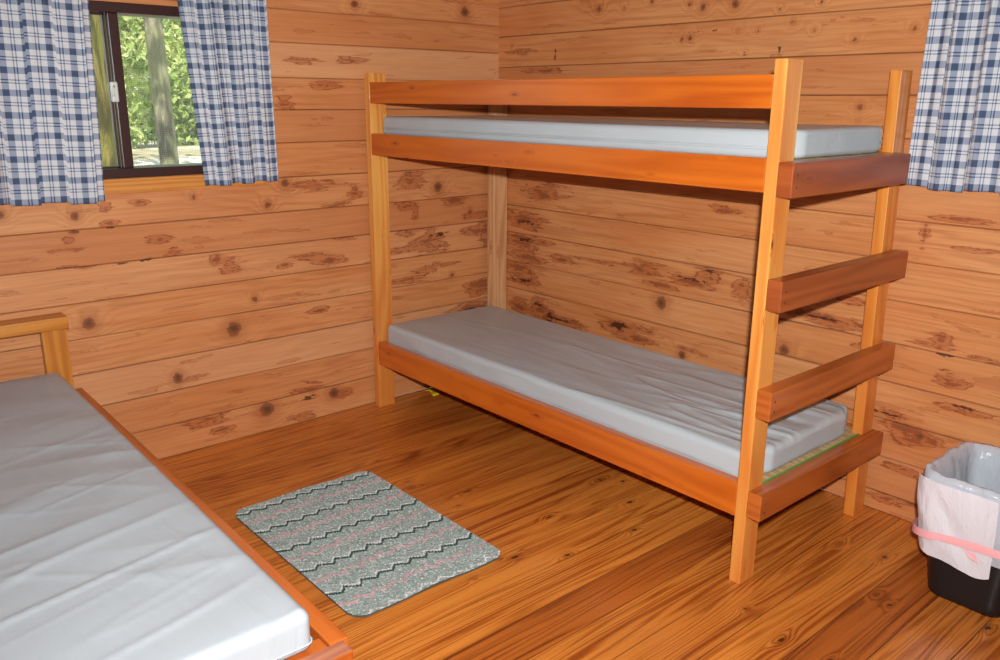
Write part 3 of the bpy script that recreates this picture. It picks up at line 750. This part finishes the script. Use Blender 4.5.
# ------------------------------------------------------------------ curtains
def plaid():
    N = NT('blue_white_plaid'); X = sepxy(N, N.uv())
    W, B = (0, 0, 0, 1), (1, 1, 1, 1)
    stops = [(0, B), (.29, W), (.555, B), (.612, W), (.690, B), (.747, W)]
    f = lambda s: N.ramp(N.math('FRACT', N.math('DIVIDE', s, .0715)), stops, 'CONSTANT')
    su, sv = f(X[0]), f(X[1])
    s = N.math('MULTIPLY', N.math('ADD', su, sv), .5)
    th = N.noise(N.scale(N.uv(), (900, 900, 1)), 1.0, 1)
    col = N.ramp(s, [(0, lin(238, 234, 233)), (.5, lin(170, 178, 198)), (1, lin(66, 84, 116))])
    col = N.mix(N.math('MULTIPLY', th, .18), col, lin(200, 200, 210))
    d = N.n('ShaderNodeBsdfPrincipled'); N.put(d.inputs[0], col); d.inputs['Roughness'].default_value = .9; d.inputs['Specular IOR Level'].default_value = .1
    t = N.n('ShaderNodeBsdfTranslucent'); N.put(t.inputs[0], col)
    m = N.n('ShaderNodeMixShader'); m.inputs[0].default_value = .3
    N.t.links.new(d.outputs[0], m.inputs[1]); N.t.links.new(t.outputs[0], m.inputs[2]); N.t.links.new(m.outputs[0], N.out.inputs[0])
    return N.m
M_PLAID = plaid()
def curtain(label, group, edge0, edge1, ztop, hem, put, folds, amp_bot, amp_top, seed, uoff=0, voff=0, base=.035, hemwave=.0):
    """edge0/edge1: (horizontal position at ztop, at the hem); hem(t) height; put(u, z, d) -> world"""
    nu, nv = 200, 90
    t = np.linspace(0, 1, nu); v = np.linspace(0, 1, nv)          # v: 0 hem, 1 top
    T, V = np.meshgrid(t, v)
    Zh = hem(T); Z = Zh + (ztop-Zh)*V
    a = edge0[1]+(edge0[0]-edge0[1])*V; b = edge1[1]+(edge1[0]-edge1[1])*V
    U = a+(b-a)*T
    D = np.zeros_like(U); rng = np.random.default_rng(seed)
    for c, wd, h in folds:                                         # broad hanging folds
        D += h*np.exp(-((T-c-.04*(V-.5)*np.sin(c*40))/wd)**2)
    for k in range(9):                                             # small gathers at the heading
        fr = 9+5*k*rng.random(); D += (amp_bot+(amp_top-amp_bot)*V**2.5)*np.sin(6.283*fr*T+rng.random()*6.3)*.35
    D = base+np.clip(D, -.022, .03)
    ends = np.clip(np.minimum(T, 1-T)/.03, 0, 1); 
    # cloth length along the hem -> pattern coordinate
    Um = U[0]; Dm = D[12]
    arc = np.concatenate([[0], np.cumsum(np.hypot(np.diff(Um), np.diff(Dm)*1.6))])
    UV = np.stack([arc[None, :]+0*V+uoff, (Z-Zh)+voff+0*T], -1)
    P = put(U, Z, D)
    me = grid_mesh('curtain', P, UV)
    o = obj('curtain', me, M_PLAID, None, True)
    sm = o.modifiers.new('thickness', 'SOLIDIFY'); sm.thickness = .0016; sm.offset = 0
    tag(o, label, 'curtain', group)
pl = lambda U, Z, D: np.stack([D, U, Z], -1)
pr = lambda U, Z, D: np.stack([U, -D, Z], -1)
curtain('blue and white plaid curtain hanging left of the window at the photo edge', 'plaid curtains', (-2.62, -2.64), (-1.858, -1.888), 1.93,
        lambda T: 1.068-.028*T+.004*np.sign(np.sin(T*26)), pl, [(.42, .02, .014), (.50, .03, -.010), (.56, .018, .016), (.66, .05, -.006), (.12, .03, .014), (.26, .03, .014)], .001, .006, 1, .02, 0)
curtain('blue and white plaid curtain gathered right of the window beside the bunk', 'plaid curtains', (-1.563, -1.518), (-1.222, -1.214), 1.785,
        lambda T: 1.073+.008*T+.003*np.sign(np.sin(T*19)), pl, [(.30, .05, .016), (.45, .04, -.012), (.58, .04, .016), (.72, .05, -.01), (.85, .04, .014)], .0015, .012, 2, .0, .0)
curtain('blue and white plaid curtain on the right wall above the wastebasket', 'plaid curtains', (2.047, 2.032), (2.72, 2.74), 1.93,
        lambda T: 1.142-.006*T+.004*np.sign(np.sin(T*21+1)), pr, [(.05, .02, -.01), (.13, .02, .014), (.20, .018, -.012), (.27, .02, .018), (.37, .03, -.012), (.46, .02, .012), (.62, .06, .014), (.8, .05, -.01)], .001, .006, 3, .03, 0, .030)

# ------------------------------------------------------------------ wastebasket with its liner
def rrect(cx, cy, hx, hy, r, n=112):
    """points of a rounded rectangle, evenly parametrised from the front-left corner"""
    pts = []
    segs = [((-hx+r, -hy), (hx-r, -hy)), ('a', (hx-r, -hy+r), -90), ((hx, -hy+r), (hx, hy-r)), ('a', (hx-r, hy-r), 0), ((hx-r, hy), (-hx+r, hy)), ('a', (-hx+r, hy-r), 90), ((-hx, hy-r), (-hx, -hy+r)), ('a', (-hx+r, -hy+r), 180)]
    L = [2*(hx-r), r*math.pi/2, 2*(hy-r), r*math.pi/2]*2
    tot = sum(L); out = []
    for k in range(n):
        s = tot*k/n; i = 0
        while s > L[i]: s -= L[i]; i += 1
        g = segs[i]
        if g[0] == 'a':
            a = math.radians(g[2]+90*s/L[i]); out.append((cx+g[1][0]+r*math.cos(a), cy+g[1][1]+r*math.sin(a)))
        else:
            f = s/L[i]; out.append((cx+g[0][0]+(g[1][0]-g[0][0])*f, cy+g[0][1]+(g[1][1]-g[0][1])*f))
    return np.array(out)
BC = (2.508, -.255); HB, HT, RIM = (.105, .140), (.140, .168), .368
def ring(z, off=0.0, n=112):
    k = z/RIM
    hx = HB[0]+(HT[0]-HB[0])*k+off; hy = HB[1]+(HT[1]-HB[1])*k+off
    p = rrect(BC[0], BC[1], hx, hy, .045+max(off, -.02), n)
    return np.column_stack([p, np.full(n, z)])
def basket():
    t = thing('wastebasket', 'black plastic wastebasket lined with a white bag at the right wall', 'wastebasket', (BC[0], BC[1], 0))
    P = np.stack([ring(0.002, -.012), ring(0.0, -.004), ring(.008, 0)] + [ring(z) for z in np.linspace(.03, RIM, 12)] + [ring(RIM, -.004), ring(RIM-.01, -.005)] + [ring(z, -.005) for z in np.linspace(.33, .012, 8)])
    bm = bmesh.new(); me = grid_mesh('b', P, closed_u=True); bm.from_mesh(me)
    bm.verts.ensure_lookup_table(); n = 112
    bm.faces.new([bm.verts[i] for i in range(n)][::-1]); bm.faces.new([bm.verts[len(bm.verts)-n+i] for i in range(n)])
    obj('bin_body', bm, simple('black_plastic', (22, 21, 22), .42, .08, 300), t, True)
    lip = np.stack([ring(RIM-.014, .001), ring(RIM-.012, .006), ring(RIM-.002, .006), ring(RIM+.001, .002)])
    obj('rim', grid_mesh('rim', lip, closed_u=True), bpy.data.materials['black_plastic'], t, True)
basket()
def bagmat(name, col, alpha, trans=.35):
    N = NT(name); co = N.n('ShaderNodeTexCoord').outputs['Object']
    nz = N.noise(N.scale(co, (26, 26, 9)), 1.0, 4, .6, 1.2)
    p = N.n('ShaderNodeBsdfPrincipled'); p.inputs[0].default_value = lin(*col); p.inputs['Roughness'].default_value = .22; p.inputs['Specular IOR Level'].default_value = .6
    b = N.n('ShaderNodeBump'); b.inputs['Strength'].default_value = .55; b.inputs['Distance'].default_value = .012; N.put(b.inputs['Height'], nz); N.t.links.new(b.outputs[0], p.inputs['Normal'])
    tl = N.n('ShaderNodeBsdfTranslucent'); tl.inputs[0].default_value = lin(*col)
    m0 = N.n('ShaderNodeMixShader'); m0.inputs[0].default_value = trans; N.t.links.new(p.outputs[0], m0.inputs[1]); N.t.links.new(tl.outputs[0], m0.inputs[2])
    tr = N.n('ShaderNodeBsdfTransparent'); m = N.n('ShaderNodeMixShader'); m.inputs[0].default_value = alpha
    N.t.links.new(tr.outputs[0], m.inputs[1]); N.t.links.new(m0.outputs[0], m.inputs[2]); N.t.links.new(m.outputs[0], N.out.inputs[0]); return N.m
def liner():
    t = thing('trash_bag', 'sheer white plastic trash bag with pink drawstring cuffed over the black wastebasket', 'trash bag', (BC[0], BC[1], .1))
    n = 112; th = np.linspace(0, 2*math.pi, n, endpoint=False); ang = np.arange(n)/n
    def crump(p, z, a, s):
        c = np.array([BC[0], BC[1]]); d = p[:, :2]-c; d /= np.linalg.norm(d, axis=1)[:, None]
        # periodic crumple
        w = a*(vnoise(np.cos(th)*3.2+5, np.sin(th)*3.2+z*14, s)+.6*vnoise(np.cos(th)*8+5, np.sin(th)*8+z*22, s+1))
        q = p.copy(); q[:, :2] += d*w[:, None]; return q
    left = np.exp(-((np.arange(n)-95)/12.)**2)              # loose bulge on the left side
    left = np.maximum(left, .0)
    rows = []
    for z, off, a in ((.175, .020, .003), (.20, .022, .004), (.235, .020, .006), (.27, .018, .007), (.31, .014, .007), (.345, .013, .0035), (.368, .013, .0035), (.388, .008, .006), (.387, -.004, .006), (.36, -.016, .0055), (.31, -.020, .008), (.25, -.020, .01), (.18, -.022, .01), (.10, -.025, .012), (.04, -.03, .012)):
        p = crump(ring(max(z, .02), off), z, a, 4); p[:, 2] = z
        if z > .38: p[:, 2] += .007*vnoise(np.cos(th)*2.5, np.sin(th)*2.5, 8)+.004*vnoise(np.cos(th)*9, np.sin(th)*9, 18)
        if off > 0 and z < .33:
            p[:, 0] -= left*.016
        rows.append(p)
    obj('bag_wall', grid_mesh('bag_wall', np.stack(rows), closed_u=True), bagmat('sheer_white_plastic', (238, 240, 248), .82), t, True)
    # opaque doubled cuff folded down over the front and the left side
    i0, i1 = 106, 112+15
    idx = np.arange(i0, i1) % n; m = len(idx); s = np.linspace(0, 1, m)
    rows = []
    for k, z in enumerate(np.linspace(.364, .128, 14)):
        p = crump(ring(max(z, .02), .019+.004*math.sin(k/13*math.pi)), z, .004, 12)[idx]
        zz = np.full(m, z)
        hem = .128+.014*np.clip((s-.82)/.18, 0, 1)**1.5+.014*np.clip((.2-s)/.2, 0, 1)+.008*np.sin(s*5)
        top = .372-.004*s
        zz = hem+(top-hem)*(1-k/13)
        kf = zz/RIM; 
        p[:, 2] = zz
        base = np.stack([ring(float(zv), .022+.003*math.sin(k/13*math.pi))[i] for zv, i in zip(zz, idx)])
        d = p[:, :2]-ring(max(z, .02), .019+.004*math.sin(k/13*math.pi))[idx][:, :2]
        base[:, :2] += d
        base[:, 0] -= left[idx]*.011
        rows.append(base)
    obj('folded_cuff', grid_mesh('folded_cuff', np.stack(rows)), bagmat('doubled_white_plastic', (240, 232, 236), .97, .15), t, True)
    # pink drawstring
    rows = []
    pz = .214+.012*np.sin(th*1.0-.35)+.004*np.sin(th*3)
    for k, (dz, off) in enumerate(((-.010, .0238), (-.005, .0245), (.004, .0245), (.009, .0238))):
        p = ring(.2, off+.0095); p[:, 2] = pz+dz*(1+.35*np.sin(th*2+.5)+.9*left); p[:, 0] -= left*.014; p[:, 2] -= .020*left
        rows.append(p)
    pk = simple('pink_drawstring', (250, 178, 180), .35, .1, 60, .08)
    obj('drawstring', grid_mesh('drawstring', np.stack(rows), closed_u=True), pk, t, True)
    bm = bmesh.new()
    for k, i in enumerate((8,)):                             # little twisted tail on the front
        c = ring(.2, .037)[i]
        v = [bm.verts.new((c[0]+a, c[1]-.002*b, c[2]+d)) for a, b, d in ((-.012, 0, .004), (.022, 1, .0), (.030, 2, -.020), (.008, 3, -.012))]
        bm.faces.new(v)
    obj('drawstring_tail', bm, pk, t)
liner()

# ------------------------------------------------------------------ yellow scrap under the bunk
def scrap():
    rng = np.random.default_rng(3)
    X, Y = np.meshgrid(np.linspace(0, 1, 9), np.linspace(0, 1, 4))
    px = .02+.10*X; py = -.500+.036*Y+.012*np.sin(X*5)
    pz = .004+.010*np.abs(np.sin(X*6))*(.4+Y*.6)+.002*rng.random(X.shape)
    o = obj('ribbon', grid_mesh('ribbon', np.stack([px, py, pz], -1)), simple('yellow_tape', (238, 200, 30), .5), None, True)
    o.modifiers.new('thickness', 'SOLIDIFY').thickness = .001
    tag(o, 'crumpled yellow tape scrap on the floor under the bunk near the wall', 'tape')
scrap()

# ------------------------------------------------------------------ light, world, camera
w = bpy.data.worlds.new('overcast_sky'); scene.world = w; w.use_nodes = True
nt = w.node_tree; nt.nodes.clear()
wo = nt.nodes.new('ShaderNodeOutputWorld'); bg = nt.nodes.new('ShaderNodeBackground')
tc = nt.nodes.new('ShaderNodeTexCoord'); sx = nt.nodes.new('ShaderNodeSeparateXYZ'); rp = nt.nodes.new('ShaderNodeValToRGB')
nt.links.new(tc.outputs['Generated'], sx.inputs[0]); nt.links.new(sx.outputs[2], rp.inputs[0]); nt.links.new(rp.outputs[0], bg.inputs[0]); nt.links.new(bg.outputs[0], wo.inputs[0])
rp.color_ramp.elements[0].position = .0; rp.color_ramp.elements[0].color = lin(236, 246, 226)
rp.color_ramp.elements[1].position = .6; rp.color_ramp.elements[1].color = lin(206, 226, 246)
bg.inputs[1].default_value = 1.6
CAM = Vector((3.23064, -2.79047, 1.40235)); ROT = (1.30167, -.00617, .85668); FPX = 835.414
cd = bpy.data.cameras.new('camera'); cam = bpy.data.objects.new('camera', cd); COL.objects.link(cam)
cam.location = CAM; cam.rotation_euler = ROT; cd.sensor_fit = 'HORIZONTAL'; cd.sensor_width = 36; cd.lens = FPX/1000*36
cd.clip_start = .02; scene.camera = cam
def lamp(name, typ, loc, energy, color=(1, 1, 1), **kw):
    l = bpy.data.lights.new(name, typ); l.energy = energy; l.color = color
    for k, v in kw.items(): setattr(l, k, v)
    o = bpy.data.objects.new(name, l); COL.objects.link(o); o.location = loc; return o
# the pop-up flash just above the lens
fl = lamp('camera_flash', 'SPOT', CAM + Vector((.02, .03, .115)), 405, (.95, 1, 1.01), shadow_soft_size=.022, spot_size=math.radians(124), spot_blend=1.0)
fl.rotation_euler = (ROT[0]+.02, 0, ROT[2])
# added weak area lamp below the ceiling, no real fixture; lifts the ambient light
f = lamp('room_fill', 'AREA', (2.6, -2.4, 2.95), 8, (.85, .98, 1.08), shape='RECTANGLE', size=3.0, size_y=2.6)
s = lamp('sun', 'SUN', (0, 0, 8), 11.0, (1, .96, .86), angle=.01); s.rotation_euler = (math.radians(12), math.radians(38), 0)
scene.view_settings.view_transform = 'Standard'; scene.view_settings.look = 'None'; scene.view_settings.exposure = 0
